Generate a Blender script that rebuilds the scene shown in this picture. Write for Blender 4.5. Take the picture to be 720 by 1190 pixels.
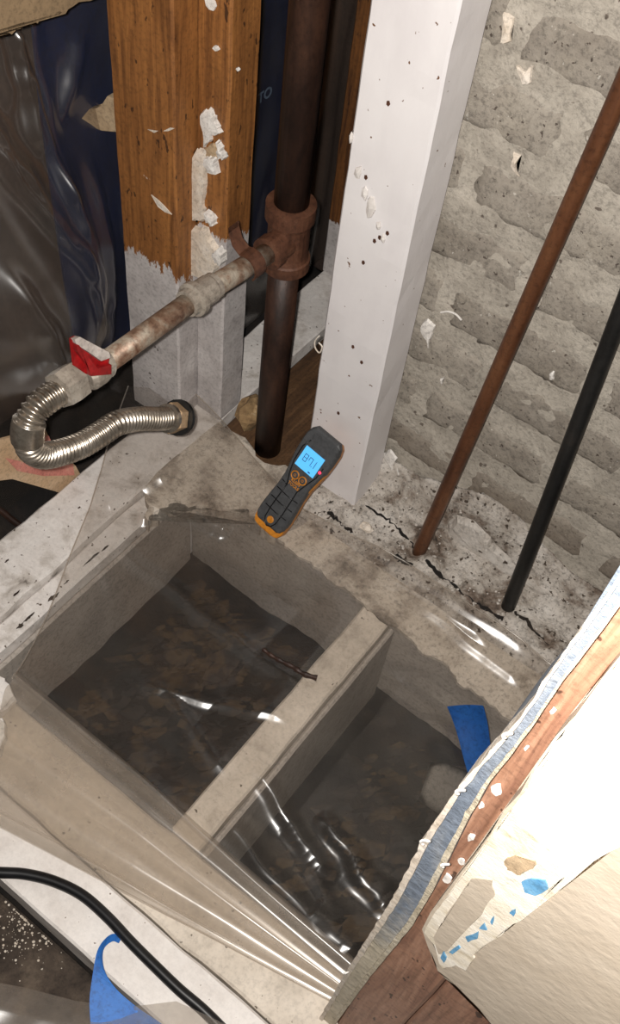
import bpy, bmesh, math, random
from mathutils import Vector, Matrix, noise
random.seed(7)
for o in list(bpy.data.objects): bpy.data.objects.remove(o)
S = bpy.context.scene
col = S.collection

# ------------------------------------------------------------ camera, light
YAW, PIT, ROL, FPX, HC = math.radians(120.0), math.radians(54.22), math.radians(8.85), 1200.0, 1.30
CAM = Vector((0, 0, HC))
fw = Vector((math.cos(YAW)*math.cos(PIT), math.sin(YAW)*math.cos(PIT), -math.sin(PIT)))
r0 = fw.cross(Vector((0, 0, 1))).normalized(); u0 = r0.cross(fw)
c_, s_ = math.cos(ROL), math.sin(ROL)
RT = c_*r0 + s_*u0; UP = -s_*r0 + c_*u0
cam = bpy.data.cameras.new('camera'); co = bpy.data.objects.new('camera', cam); col.objects.link(co)
co.matrix_world = Matrix(((RT.x, UP.x, -fw.x, 0), (RT.y, UP.y, -fw.y, 0), (RT.z, UP.z, -fw.z, HC), (0, 0, 0, 1)))
cam.sensor_fit = 'VERTICAL'; cam.sensor_height = 24; cam.lens = FPX/1190*24; cam.clip_start = .01
S.camera = co
w = bpy.data.worlds.new('world'); S.world = w; w.use_nodes = True
w.node_tree.nodes['Background'].inputs[0].default_value = (1.0, .95, .88, 1)
w.node_tree.nodes['Background'].inputs[1].default_value = .035
# the phone's flash, beside the lens
fl = bpy.data.lights.new('phone_flash', 'POINT'); fl.energy = 75; fl.shadow_soft_size = .006; fl.color = (1.0, .955, .90)
fo = bpy.data.objects.new('phone_flash', fl); col.objects.link(fo)
fo.location = CAM - RT*.016 + UP*.008
S.view_settings.view_transform = 'Standard'; S.view_settings.look = 'None'
S.view_settings.exposure = 0.0; S.view_settings.gamma = 1.0; S.view_settings.use_curve_mapping = False

# ------------------------------------------------------------ measuring helpers
def ray(x, y): return RT*(x-360) - UP*(y-595) + fw*FPX
def at_x(x, y, X): d = ray(x, y); return CAM + d*((X-CAM.x)/d.x)
def at_y(x, y, Y): d = ray(x, y); return CAM + d*((Y-CAM.y)/d.y)
def at_z(x, y, Z): d = ray(x, y); return CAM + d*((Z-CAM.z)/d.z)

# ------------------------------------------------------------ materials
def hexc(h):
    v = [int(h[i:i+2], 16)/255 for i in (1, 3, 5)]
    return tuple((x/12.92 if x <= .04045 else ((x+.055)/1.055)**2.4) for x in v)+(1,)
class NT:
    def __init__(s, name):
        s.m = bpy.data.materials.new(name); s.m.use_nodes = True; s.t = s.m.node_tree
        s.b = s.t.nodes['Principled BSDF']; s.out = s.t.nodes['Material Output']
        s.geo = s.n('ShaderNodeNewGeometry'); s.oi = s.n('ShaderNodeObjectInfo')
        s.tc = s.n('ShaderNodeTexCoord')
    def n(s, t, **k):
        x = s.t.nodes.new(t)
        for a, b in k.items(): setattr(x, a, b)
        return x
    def l(s, a, b): s.t.links.new(a, b)
    def pos(s, scale=(1, 1, 1), world=True, rnd=False):
        mp = s.n('ShaderNodeMapping'); mp.inputs['Scale'].default_value = scale
        s.l(s.geo.outputs['Position'] if world else s.tc.outputs['Object'], mp.inputs['Vector'])
        return mp.outputs[0]
    def noise(s, scale, detail=6, rough=.6, stretch=(1, 1, 1), dist=0, world=True):
        x = s.n('ShaderNodeTexNoise'); x.inputs['Scale'].default_value = scale; x.inputs['Detail'].default_value = detail
        x.inputs['Roughness'].default_value = rough; x.inputs['Distortion'].default_value = dist
        s.l(s.pos(stretch, world), x.inputs['Vector']); return x.outputs['Fac']
    def ramp(s, fac, stops):
        r = s.n('ShaderNodeValToRGB'); e = r.color_ramp.elements
        while len(e) < len(stops): e.new(.5)
        for q, (p, c) in zip(e, stops): q.position = p; q.color = hexc(c) if isinstance(c, str) else (c, c, c, 1)
        s.l(fac, r.inputs[0]); return r.outputs[0]
    def mix(s, f, a, b):
        x = s.n('ShaderNodeMix', data_type='RGBA')
        if isinstance(f, (int, float)): x.inputs[0].default_value = f
        else: s.l(f, x.inputs[0])
        for i, v in ((6, a), (7, b)):
            if isinstance(v, str): x.inputs[i].default_value = hexc(v)
            else: s.l(v, x.inputs[i])
        return x.outputs[2]
    def grit(s, c, amt=.35, world=True):
        g = s.ramp(s.noise(170, 4, .75, (1, 1, 1), 0, world), [(.36, 1-amt), (.5, .95), (.64, 1.0)])
        x = s.n('ShaderNodeMix', data_type='RGBA', blend_type='MULTIPLY'); x.inputs[0].default_value = 1
        s.l(c, x.inputs[6]); s.l(g, x.inputs[7]); return x.outputs[2]
    def math(s, op, a, b=None):
        x = s.n('ShaderNodeMath', operation=op)
        for i, v in enumerate((a, b)):
            if v is None: continue
            if isinstance(v, (int, float)): x.inputs[i].default_value = v
            else: s.l(v, x.inputs[i])
        return x.outputs[0]
    def z(s):
        x = s.n('ShaderNodeSeparateXYZ'); s.l(s.geo.outputs['Position'], x.inputs[0]); return x.outputs
    def col(s, c):
        if isinstance(c, str): s.b.inputs['Base Color'].default_value = hexc(c)
        else: s.l(c, s.b.inputs['Base Color'])
    def rough(s, r):
        if isinstance(r, (int, float)): s.b.inputs['Roughness'].default_value = r
        else: s.l(r, s.b.inputs['Roughness'])
    def bump(s, h, st=.3, d=.004):
        b = s.n('ShaderNodeBump'); b.inputs['Strength'].default_value = st; b.inputs['Distance'].default_value = d
        s.l(h, b.inputs['Height']); s.l(b.outputs[0], s.b.inputs['Normal'])
def simple(name, stops, scale=20, rough=.6, bump=.3, bd=.003, metal=0, stretch=(1, 1, 1), world=True, detail=8, spec=.5, specks=None, grit=.35):
    k = NT(name); nz = k.noise(scale, detail, .65, stretch, .3, world)
    c = k.ramp(nz, stops)
    if specks:
        sp = k.noise(specks[0], 2, .5, (1, 1, 1), 0, world)
        f = k.ramp(sp, [(specks[1], 0.0), (specks[1]+.03, 1.0)])
        c = k.mix(f, c, specks[2])
    if grit: c = k.grit(c, grit, world)
    k.col(c); k.rough(rough); k.b.inputs['Metallic'].default_value = metal; k.b.inputs['Specular IOR Level'].default_value = spec
    if bump: k.bump(k.noise(scale*2.2, detail, .7, stretch, .2, world), bump, bd)
    return k.m
M = {}
M['white'] = simple('white_paint', [(.3, '#cbc3bd'), (.5, '#dcd6d1'), (.72, '#e4dfdb')], 14, .55, .25, .002, specks=(170, .72, '#6a5a4e'), grit=.12)
M['white_worn'] = simple('worn_white_paint', [(.27, '#4d443d'), (.36, '#bcb4ac'), (.5, '#dfd9d4'), (.75, '#e8e4e0')], 22, .6, .4, .003, specks=(130, .69, '#57493f'), grit=.15)
M['beige'] = simple('dusty_timber_paint', [(.25, '#9d9386'), (.45, '#cabfb1'), (.7, '#ddd2c4')], 16, .7, .35, .003, specks=(130, .70, '#5d5146'), grit=.2)
M['grey_side'] = simple('grey_joist_side', [(.3, '#9a928a'), (.55, '#aea59c'), (.75, '#bab2a9')], 9, .75, .2, .003)
M['ledge'] = simple('mortar_ledge', [(.31, '#2a221c'), (.39, '#75665a'), (.47, '#aaa197'), (.56, '#c4bcb3'), (.75, '#d8d2cb')], 15, .9, 1.0, .007, specks=(120, .64, '#4a3f35'), grit=.5)
M['cap'] = simple('dusty_mottled_mortar', [(.30, '#4a4138'), (.40, '#9d9184'), (.52, '#ccc1b3'), (.7, '#dcd2c5')], 13, .9, .7, .006, grit=.4)
M['ledge_w'] = simple('white_mortar', [(.28, '#6d6055'), (.4, '#b9b1a8'), (.7, '#d3cdc6')], 24, .85, .7, .005, specks=(75, .66, '#4a3e34'))
M['soil'] = simple('dark_soil', [(.34, '#0a0807'), (.5, '#171210'), (.64, '#2d241c'), (.8, '#443626')], 11, .95, .8, .01)
M['leaf'] = simple('dead_leaves', [(.38, '#0c0908'), (.48, '#221914'), (.57, '#46351f'), (.68, '#2a1f18'), (.8, '#6a5436')], 12, .8, .3, .002)
M['soil_out'] = simple('pale_dirt', [(.3, '#2a221d'), (.55, '#4c4138'), (.75, '#6a5d50')], 22, .95, .7, .008, specks=(150, .73, '#c6bdb0'))
M['rust_pipe'] = simple('dark_rusty_iron', [(.3, '#150c08'), (.5, '#35221a'), (.68, '#4c3225'), (.85, '#6d5444')], 30, .5, .35, .002, .25, (1, 1, .35))
M['rust_fit'] = simple('red_brown_iron', [(.3, '#3a2218'), (.55, '#64402e'), (.8, '#7c5b47')], 34, .6, .35, .002, .2)
M['thin_brown'] = simple('brown_iron_pipe', [(.3, '#46291a'), (.5, '#633e28'), (.7, '#785035'), (.9, '#a3815f')], 26, .42, .2, .001, .3, (1, 1, .25))
M['thin_black'] = simple('black_iron_pipe', [(.3, '#141414'), (.6, '#262524'), (.85, '#3a342f')], 30, .45, .25, .001, .3, (1, 1, .4))
M['galv'] = simple('galvanised_rusty_steel', [(.32, '#5d3a29'), (.45, '#8c7360'), (.56, '#a79b8b'), (.8, '#c1b7a8')], 32, .5, .25, .0015, .35)
M['fit_galv'] = simple('galvanised_fitting', [(.3, '#8b8075'), (.55, '#b3a99c'), (.8, '#d6cec4')], 40, .45, .2, .001, .4)
M['steel'] = simple('corrugated_steel', [(.3, '#84796c'), (.55, '#b7ac9e'), (.8, '#cfc6ba')], 26, .28, .1, .0006, .85)
M['brass'] = simple('dull_brass', [(.3, '#b0906c'), (.7, '#d8b995')], 30, .45, .1, .0006, .4)
M['red'] = simple('red_enamel', [(.38, '#7d0f12'), (.6, '#a51519'), (.8, '#b83034')], 40, .4, .2, .0008)
M['red_worn'] = simple('worn_pale_metal', [(.4, '#b9aea6'), (.6, '#d8cec6'), (.75, '#b03a36')], 46, .5, .2, .001)
M['orange'] = simple('orange_plastic', [(.3, '#b5701a'), (.7, '#cf8527')], 30, .45, 0)
M['dark'] = simple('charcoal_rubber', [(.3, '#3b3c3e'), (.7, '#4a4b4d')], 60, .5, .1, .0003)
M['black'] = simple('black_rubber', [(.3, '#0c0c0d'), (.7, '#17171a')], 30, .35, .1, .0004)
M['blue_tape'] = simple('blue_masking_tape', [(.3, '#1558a8'), (.7, '#2a70c0')], 18, .6, .25, .001)
M['blue_flake'] = simple('blue_paint_flake', [(.3, '#4f8fbe'), (.7, '#7cb0d2')], 60, .6, .2, .001)
M['paper'] = simple('grey_paper', [(.3, '#8e8880'), (.7, '#b1aaa1')], 14, .8, .1, .001)
M['card'] = simple('tan_cardboard', [(.3, '#c4a27c'), (.7, '#dcc0a0')], 14, .8, .1, .001)
M['card_red'] = simple('pink_print', [(.3, '#c8776a'), (.6, '#d98f80'), (.75, '#dcc0a0')], 24, .8, .1, .001, stretch=(3, 1, 1))
M['plaster'] = simple('cream_plaster', [(.3, '#c4b4a0'), (.5, '#dccfbf'), (.75, '#ece4da')], 40, .85, .5, .003)
M['plaster_tan'] = simple('tan_plaster', [(.3, '#a08769'), (.7, '#c2aa8a')], 26, .85, .4, .003)
M['plaster_white'] = simple('white_plaster', [(.3, '#d5cfc8'), (.7, '#eeeae5')], 40, .8, .4, .002)
M['gypsum'] = simple('blue_grey_board_edge', [(.3, '#59626f'), (.5, '#6f7987'), (.66, '#8a8f96'), (.8, '#aaa7a2')], 40, .85, .5, .002, stretch=(1, 1, .2))
def board():
    k = NT('blue_grey_board_edge')
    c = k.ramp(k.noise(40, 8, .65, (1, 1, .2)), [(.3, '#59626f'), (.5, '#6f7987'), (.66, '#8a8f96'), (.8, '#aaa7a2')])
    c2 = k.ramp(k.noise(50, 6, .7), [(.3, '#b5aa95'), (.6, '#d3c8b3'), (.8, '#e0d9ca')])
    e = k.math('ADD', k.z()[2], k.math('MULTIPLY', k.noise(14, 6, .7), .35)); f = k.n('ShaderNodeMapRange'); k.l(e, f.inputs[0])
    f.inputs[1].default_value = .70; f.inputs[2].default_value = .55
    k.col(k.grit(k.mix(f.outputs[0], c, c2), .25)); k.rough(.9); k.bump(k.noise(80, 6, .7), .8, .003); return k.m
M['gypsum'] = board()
M['gypsum_core'] = simple('cream_gypsum_edge', [(.3, '#b4a78f'), (.55, '#cbbfa8'), (.75, '#ddd6c8')], 50, .9, .9, .003)
M['old_board'] = simple('dull_tan_board', [(.3, '#77634a'), (.7, '#91795b')], 22, .85, .3, .002)
M['rock'] = simple('ochre_rubble', [(.3, '#6e5439'), (.6, '#a3865f'), (.8, '#c9b89c')], 30, .9, .6, .004)
M['mortar'] = simple('grey_mortar', [(.3, '#968e83'), (.5, '#b0a89c'), (.75, '#beb6aa')], 16, .95, .9, .006, specks=(60, .7, '#6b6158'))
M['wood_far'] = simple('brown_plank', [(.3, '#3a2718'), (.55, '#5c4129'), (.8, '#7b5d40')], 14, .7, .25, .002, stretch=(6, .6, 6))
M['backing'] = simple('dark_boards', [(.3, '#2e2420'), (.55, '#483a33'), (.8, '#66554b')], 6, .8, .2, .004, stretch=(1, 1, .4))
M['navy'] = simple('navy_house_wrap', [(.3, '#071738'), (.6, '#0c234f'), (.8, '#122e64')], 5, .5, .2, .003)
M['letter'] = simple('pale_blue_print', [(.3, '#5d7696'), (.7, '#7d94b0')], 30, .6, 0)
M['screen_ink'] = simple('lcd_ink', [(.3, '#3c5f9c'), (.7, '#3c5f9c')], 10, .4, 0)

def brick_mat():
    k = NT('grey_brick')
    add = k.n('ShaderNodeVectorMath', operation='ADD'); k.l(k.geo.outputs['Position'], add.inputs[0])
    nz = k.n('ShaderNodeTexNoise'); nz.inputs['Scale'].default_value = 20; nz.inputs['Detail'].default_value = 9; nz.inputs['Roughness'].default_value = .7
    k.l(add.outputs[0], nz.inputs['Vector'])
    c = k.ramp(nz.outputs['Fac'], [(.3, '#756c63'), (.48, '#8c8378'), (.62, '#9d9487'), (.8, '#aea598')])
    hv = k.ramp(k.oi.outputs['Random'], [(0, '#6a6258'), (1, '#a79f93')])
    c = k.mix(.32, c, hv)
    smear = k.ramp(k.noise(11, 8, .75), [(.38, 0.0), (.68, .8)])
    c = k.mix(smear, c, '#aaa297')
    sp = k.ramp(k.noise(150, 2, .5), [(.68, 0.0), (.71, .9)]); c = k.mix(sp, c, '#4b4039')
    sw = k.ramp(k.noise(120, 3, .5, (1.3, 1, 1)), [(.70, 0.0), (.72, .9)]); c = k.mix(sw, c, '#cdc7bd')
    lo = k.n('ShaderNodeMapRange'); k.l(k.math('ADD', k.z()[2], k.math('MULTIPLY', k.noise(14, 5), .16)), lo.inputs[0])
    lo.inputs[1].default_value = .26; lo.inputs[2].default_value = .12; lo.inputs[3].default_value = 0; lo.inputs[4].default_value = .5
    c = k.grit(c, .4)
    c = k.mix(lo.outputs[0], c, '#6b5a49')      # damp brown staining low on the wall
    k.col(c); k.rough(.95); k.bump(k.noise(55, 9, .75), .8, .004); return k.m
M['brick'] = brick_mat()
def stud_mat(name, zb, amp, slope=0, wood=('#6b421f', '#8d5b2e', '#a46d38')):
    k = NT(name)
    g = k.noise(9, 8, .6, (7, 7, .45), 1.6)
    wc = k.ramp(g, [(.32, wood[0]), (.5, wood[1]), (.7, wood[2])])
    ln = k.ramp(k.noise(60, 3, .5, (3, 3, .12)), [(.52, 0.0), (.7, .4)]); wc = k.mix(ln, wc, '#4f2e14')
    spk = k.ramp(k.noise(130, 2, .5, (1, 1, .45)), [(.67, 0.0), (.70, .8)]); wc = k.mix(spk, wc, '#2b180c')
    wp = k.ramp(k.noise(26, 5, .7), [(.72, 0.0), (.76, .8)]); wc = k.mix(wp, wc, '#cbb9a8')
    pn = k.noise(18, 6, .6); pc = k.ramp(pn, [(.3, '#a9a2a0'), (.55, '#c3bdbb'), (.75, '#d0cbc9')])
    chip = k.ramp(k.noise(48, 4, .6), [(.69, 0.0), (.71, 1.0)]); pc = k.mix(chip, pc, '#4f4640')
    xyz = k.z()
    edge = k.math('ADD', xyz[2], k.math('MULTIPLY', k.math('SUBTRACT', k.noise(22, 7, .75, (1.6, 1.6, .45)), .5), amp))
    if slope: edge = k.math('ADD', edge, k.math('MULTIPLY', xyz[0], slope))
    f = k.math('LESS_THAN', edge, zb)
    k.col(k.grit(k.mix(f, wc, pc), .3)); k.rough(.6); k.bump(k.noise(30, 6, .6, (5, 5, .4)), .3, .002); return k.m
M['stud_a'] = stud_mat('half_painted_timber', .30, .20)
M['stud_b'] = stud_mat('half_painted_timber_grain', .37, .10)
M['stud_far'] = stud_mat('far_half_painted_timber', .12, .05, 0, ('#3c2212', '#66401f', '#7b4d25'))
M['stud_front'] = stud_mat('bare_front_stud', -9, .1, 0, ('#7d5745', '#9f755d', '#b58c74'))
def white_stud():
    k = NT('white_painted_stud')
    c = k.ramp(k.noise(7, 7, .6, (1, 1, .5)), [(.3, '#d3cecf'), (.55, '#e0dcdc'), (.75, '#e6e3e3')])
    d = k.ramp(k.noise(110, 2, .5), [(.74, 0.0), (.755, 1.0)]); c = k.mix(d, c, '#6b4a33')
    k.col(c); k.rough(.5); k.bump(k.noise(12, 8, .65, (1, 1, .3)), .35, .003); return k.m
M['white_stud'] = white_stud()
def drywall():
    k = NT('beige_wall_paint')
    c = k.ramp(k.noise(20, 6, .6), [(.3, '#b2a492'), (.7, '#bfb2a1')])
    k.col(c); k.rough(.7); k.bump(k.noise(95, 4, .55), .35, .0025); return k.m
M['drywall'] = drywall()
def torn():
    k = NT('torn_joint_compound')
    c = k.ramp(k.noise(26, 6, .7, (1, 1, 1.6)), [(.3, '#b7a88c'), (.42, '#ddd2bf'), (.7, '#efe9df')])
    d = k.ramp(k.noise(17, 5, .6, (2.6, 1, 1)), [(.66, 0.0), (.72, .6)]); c = k.mix(d, c, '#a3907f')
    k.col(c); k.rough(.85); k.bump(k.noise(45, 6, .7), .5, .003); return k.m
M['torn'] = torn()
def emit(name, c, st):
    k = NT(name); k.col(c); k.b.inputs['Emission Color'].default_value = hexc(c); k.b.inputs['Emission Strength'].default_value = st; k.rough(.3); return k.m
M['lcd'] = emit('backlit_lcd', '#58b4ee', .55)
M['led'] = emit('red_led', '#ff3050', 2.2)
def plastic(name, haze, rough, bs, bd, scale, tint=(.97, .96, .94, 1), stretch=(1, 1, 1), f0=.09):
    k = NT(name); t = k.t; t.nodes.remove(k.b)
    tr = k.n('ShaderNodeBsdfTransparent'); tr.inputs[0].default_value = tint
    gl = k.n('ShaderNodeBsdfGlossy'); gl.inputs['Roughness'].default_value = rough; gl.inputs['Color'].default_value = (1, 1, 1, 1)
    df = k.n('ShaderNodeBsdfDiffuse'); df.inputs[0].default_value = (.86, .76, .66, 1)
    tl = k.n('ShaderNodeBsdfTranslucent'); tl.inputs[0].default_value = (.86, .76, .66, 1)
    dm = k.n('ShaderNodeMixShader'); dm.inputs[0].default_value = .35; k.l(df.outputs[0], dm.inputs[1]); k.l(tl.outputs[0], dm.inputs[2])
    hm = k.n('ShaderNodeMixShader')
    hz = k.n('ShaderNodeMapRange'); k.l(k.noise(9, 6, .65), hz.inputs[0]); hz.inputs[1].default_value = .3; hz.inputs[2].default_value = .75
    hz.inputs[3].default_value = haze*.55; hz.inputs[4].default_value = haze*1.5
    k.l(hz.outputs[0], hm.inputs[0]); k.l(tr.outputs[0], hm.inputs[1]); k.l(dm.outputs[0], hm.inputs[2])
    b = k.n('ShaderNodeBump'); b.inputs['Strength'].default_value = bs; b.inputs['Distance'].default_value = bd
    k.l(k.noise(scale, 3, .5, stretch, .6), b.inputs['Height']); k.l(b.outputs[0], gl.inputs['Normal'])
    # Schlick reflectance of a thin film, alike from both sides
    dt = k.n('ShaderNodeVectorMath', operation='DOT_PRODUCT'); k.l(k.geo.outputs['Normal'], dt.inputs[0]); k.l(k.geo.outputs['Incoming'], dt.inputs[1])
    fr = k.math('ADD', f0, k.math('MULTIPLY', k.math('POWER', k.math('SUBTRACT', 1.0, k.math('ABSOLUTE', dt.outputs['Value'])), 5), (1-f0)*.6))
    mx = k.n('ShaderNodeMixShader'); k.l(fr, mx.inputs[0]); k.l(hm.outputs[0], mx.inputs[1]); k.l(gl.outputs[0], mx.inputs[2])
    k.l(mx.outputs[0], k.out.inputs[0]); return k.m
M['sheet'] = plastic('clear_plastic_sheet', .030, .26, .22, .004, 12, (.88, .86, .84, 1), (1, 1, 1), .07)
M['sheet_fold'] = plastic('folded_plastic_layers', .16, .30, .25, .004, 14, (.9, .88, .85, 1), (.5, 1, 1), .09)
M['sheet_hang'] = plastic('clear_plastic_hanging', .028, .24, .3, .004, 9, (.86, .84, .82, 1), (1, 1, .25), .10)

# ------------------------------------------------------------ mesh helpers
def tag(o, label=None, cat=None, group=None, kind=None):
    for k, v in (('label', label), ('category', cat), ('group', group), ('kind', kind)):
        if v: o[k] = v
    return o
def link(name, me, mat, parent=None, smooth=False):
    o = bpy.data.objects.new(name, me); col.objects.link(o)
    if mat: me.materials.clear(); me.materials.append(M[mat])
    if smooth:
        for p in me.polygons: p.use_smooth = True
    if parent: o.parent = parent; o.matrix_parent_inverse = parent.matrix_world.inverted()
    return o
def empty(name, loc=(0, 0, 0)):
    o = bpy.data.objects.new(name, None); col.objects.link(o); o.location = loc; o.empty_display_size = .02
    o.matrix_world = Matrix.Translation(Vector(loc)); return o
def fin(name, bm, mat, parent=None, smooth=False):
    bmesh.ops.recalc_face_normals(bm, faces=bm.faces)
    me = bpy.data.meshes.new(name); bm.to_mesh(me); bm.free()
    return link(name, me, mat, parent, smooth)
def boxbm(x0, x1, y0, y1, z0, z1, bm=None):
    bm = bm or bmesh.new()
    v = [bm.verts.new((x, y, z)) for z in (z0, z1) for y in (y0, y1) for x in (x0, x1)]
    for f in ((0, 2, 3, 1), (4, 5, 7, 6), (0, 1, 5, 4), (1, 3, 7, 5), (3, 2, 6, 7), (2, 0, 4, 6)): bm.faces.new([v[i] for i in f])
    return bm
def beam(name, x0, x1, y0, y1, z0, z1, mat, parent=None, bev=.003, step=.03, jit=.0015, nsc=18):
    """a timber: bevelled box, cut into short lengths and roughened so its arrises wander"""
    bm = boxbm(x0, x1, y0, y1, z0, z1)
    if bev: bmesh.ops.bevel(bm, geom=list(bm.edges), offset=bev, segments=1, affect='EDGES')
    for ax, a, b in ((0, x0, x1), (1, y0, y1), (2, z0, z1)):
        n = int((b-a)/step)
        if n < 2: continue
        nr = Vector((0, 0, 0)); nr[ax] = 1
        for i in range(1, n):
            p = Vector((x0, y0, z0)); p[ax] = a+(b-a)*i/n
            bmesh.ops.bisect_plane(bm, geom=bm.verts[:]+bm.edges[:]+bm.faces[:], plane_co=p, plane_no=nr)
    if jit:
        for v in bm.verts: v.co += noise.noise_vector(v.co*nsc)*jit+noise.noise_vector(v.co*nsc*4+Vector((9, 3, 1)))*jit*.5
    return fin(name, bm, mat, parent)
def tube(pts, rad, n=14, bm=None, cap=True):
    bm = bm or bmesh.new(); pts = [Vector(p) for p in pts]
    if not isinstance(rad, (list, tuple)): rad = [rad]*len(pts)
    t0 = (pts[1]-pts[0]).normalized(); a = t0.orthogonal().normalized(); rings = []
    for i, p in enumerate(pts):
        t = (pts[min(i+1, len(pts)-1)]-pts[max(i-1, 0)])
        if t.length < 1e-9: t = t0
        t = t.normalized(); a = (a-t*a.dot(t)).normalized(); b = t.cross(a)
        rings.append([bm.verts.new(p+(a*math.cos(2*math.pi*k/n)+b*math.sin(2*math.pi*k/n))*rad[i]) for k in range(n)])
    for r, q in zip(rings, rings[1:]):
        for k in range(n): bm.faces.new((r[k], r[(k+1) % n], q[(k+1) % n], q[k]))
    if cap: bm.faces.new(rings[0][::-1]); bm.faces.new(rings[-1])
    return bm
def smooth_path(pts, n):
    pts = [Vector(p) for p in pts]; P = [2*pts[0]-pts[1]]+pts+[2*pts[-1]-pts[-2]]; out = []
    for i in range(1, len(P)-2):
        for k in range(n):
            t = k/n
            out.append(.5*((2*P[i])+(P[i+1]-P[i-1])*t+(2*P[i-1]-5*P[i]+4*P[i+1]-P[i+2])*t*t+(3*P[i]-P[i-1]-3*P[i+1]+P[i+2])*t**3))
    out.append(pts[-1]); return out
def slab(name, poly, nrm, th, mat, parent=None, jit=0, sub=0, bulge=0):
    """polygon (3-D points) given thickness along nrm, outline optionally broken up"""
    nrm = Vector(nrm).normalized(); poly = [Vector(p) for p in poly]
    if sub:
        q = []
        for a, b in zip(poly, poly[1:]+poly[:1]):
            for k in range(sub):
                p = a.lerp(b, k/sub)
                if k: r = Vector([random.uniform(-1, 1) for _ in range(3)])*jit; p = p+r-nrm*r.dot(nrm)
                q.append(p)
        poly = q
    bm = bmesh.new(); c = sum(poly, Vector())/len(poly)
    lo = [bm.verts.new(p) for p in poly]; hi = [bm.verts.new(c+(p-c)*(.9 if bulge else 1)+nrm*th) for p in poly]
    n = len(poly)
    for i in range(n): bm.faces.new((lo[i], lo[(i+1) % n], hi[(i+1) % n], hi[i]))
    bm.faces.new(lo[::-1])
    if bulge:
        ct = bm.verts.new(c+nrm*(th+bulge))
        for i in range(n): bm.faces.new((hi[i], hi[(i+1) % n], ct))
    else: bm.faces.new(hi)
    bmesh.ops.triangulate(bm, faces=[f for f in bm.faces if len(f.verts) > 4])
    return fin(name, bm, mat, parent)
def gridbm(nu, nv, fn):
    bm = bmesh.new(); V = [[bm.verts.new(fn(i/nu, j/nv)) for i in range(nu+1)] for j in range(nv+1)]
    for j in range(nv):
        for i in range(nu): bm.faces.new((V[j][i], V[j][i+1], V[j+1][i+1], V[j+1][i]))
    return bm
def sheet_obj(name, bm, mat, up, th=0):
    bmesh.ops.recalc_face_normals(bm, faces=bm.faces); bm.normal_update()
    s = sum((f.normal for f in bm.faces), Vector())
    if s.dot(Vector(up)) < 0: bmesh.ops.reverse_faces(bm, faces=bm.faces)
    me = bpy.data.meshes.new(name); bm.to_mesh(me); bm.free(); return link(name, me, mat, None, True)
def chunk(name, c, r, mat, parent=None, sq=(1, 1, 1), seed=0):
    bm = bmesh.new(); bmesh.ops.create_icosphere(bm, subdivisions=2, radius=1)
    for v in bm.verts:
        k = 1+.45*noise.noise(v.co*1.7+Vector((seed*3.1, seed, 0)))
        v.co = Vector((v.co.x*sq[0], v.co.y*sq[1], v.co.z*sq[2]))*r*k+Vector(c)
    return fin(name, bm, mat, parent)
def textmesh(s, size):
    cu = bpy.data.curves.new('t', 'FONT'); cu.body = s; cu.size = size; cu.align_x = 'CENTER'; cu.align_y = 'CENTER'; cu.extrude = .0002; cu.offset = size*.025
    o = bpy.data.objects.new('t', cu); col.objects.link(o); dg = bpy.context.evaluated_depsgraph_get()
    me = bpy.data.meshes.new_from_object(o.evaluated_get(dg)); bpy.data.objects.remove(o); return me
def fbm(p, o=4):
    return noise.fractal(p, .9, 2.0, o)

# ============================================================ THE SETTING
# soil under the floor
bm = gridbm(110, 80, lambda u, v: (lambda x, y: Vector((x, y, -.225+.014*fbm(Vector((x*9, y*9, 0)))+.006*fbm(Vector((x*30, y*30, 2))))))(-1.25+1.75*u, -.25+1.75*v))
tag(fin('floor', bm, 'soil', None, True), kind='structure')
# back wall of brick: mortar body with separate bricks
YB = .945
bm = gridbm(150, 220, lambda u, v: (lambda x, z: Vector((x, YB-.0005+.0028*fbm(Vector((x*20, z*20, 5)))+.001*fbm(Vector((x*70, z*70, 1))), z)))(-.496+.946*u, -.20+1.5*v))
ext = bmesh.ops.extrude_face_region(bm, geom=bm.faces[:])
for e in ext['geom']:
    if isinstance(e, bmesh.types.BMVert): e.co.y = YB+.13
wall_back = tag(fin('wall_back', bm, 'mortar', None, True), kind='structure')
def brick_mesh(L, h, seed):
    nu, nv = 12, 5; bm = bmesh.new(); V = []
    for j in range(nv+1):
        row = []
        for i in range(nu+1):
            x = (i/nu-.5)*L; z = (j/nv-.5)*h
            q = Vector((x*30+seed*7, z*30, seed))
            ex = min(1, (L/2-abs(x))/.008); ez = min(1, (h/2-abs(z))/.008); d = (1-min(ex, ez))
            x += noise.noise(q)*.004*(1 if d > .5 else .3); z += noise.noise(q+Vector((5, 5, 5)))*.005*(1 if d > .5 else .3)
            y = -.0022+.0045*d*d+.0022*fbm(q*1.5, 3)
            row.append(bm.verts.new((x, y, z)))
        V.append(row)
    for j in range(nv):
        for i in range(nu): bm.faces.new((V[j][i], V[j][i+1], V[j+1][i+1], V[j+1][i]))
    rim = V[0][:]+[r[-1] for r in V[1:]]+V[-1][-2::-1]+[r[0] for r in V[-2:0:-1]]
    bk = [bm.verts.new((v.co.x, .03, v.co.z)) for v in rim]
    for i in range(len(rim)):
        k = (i+1) % len(rim); bm.faces.new((rim[i], bk[i], bk[k], rim[k]))
    bmesh.ops.recalc_face_normals(bm, faces=bm.faces)
    me = bpy.data.meshes.new('brick'); bm.to_mesh(me); bm.free(); me.materials.append(M['brick'])
    for p in me.polygons: p.use_smooth = True
    return me
BM = [brick_mesh(.207, .070, i) for i in range(7)]
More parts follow.
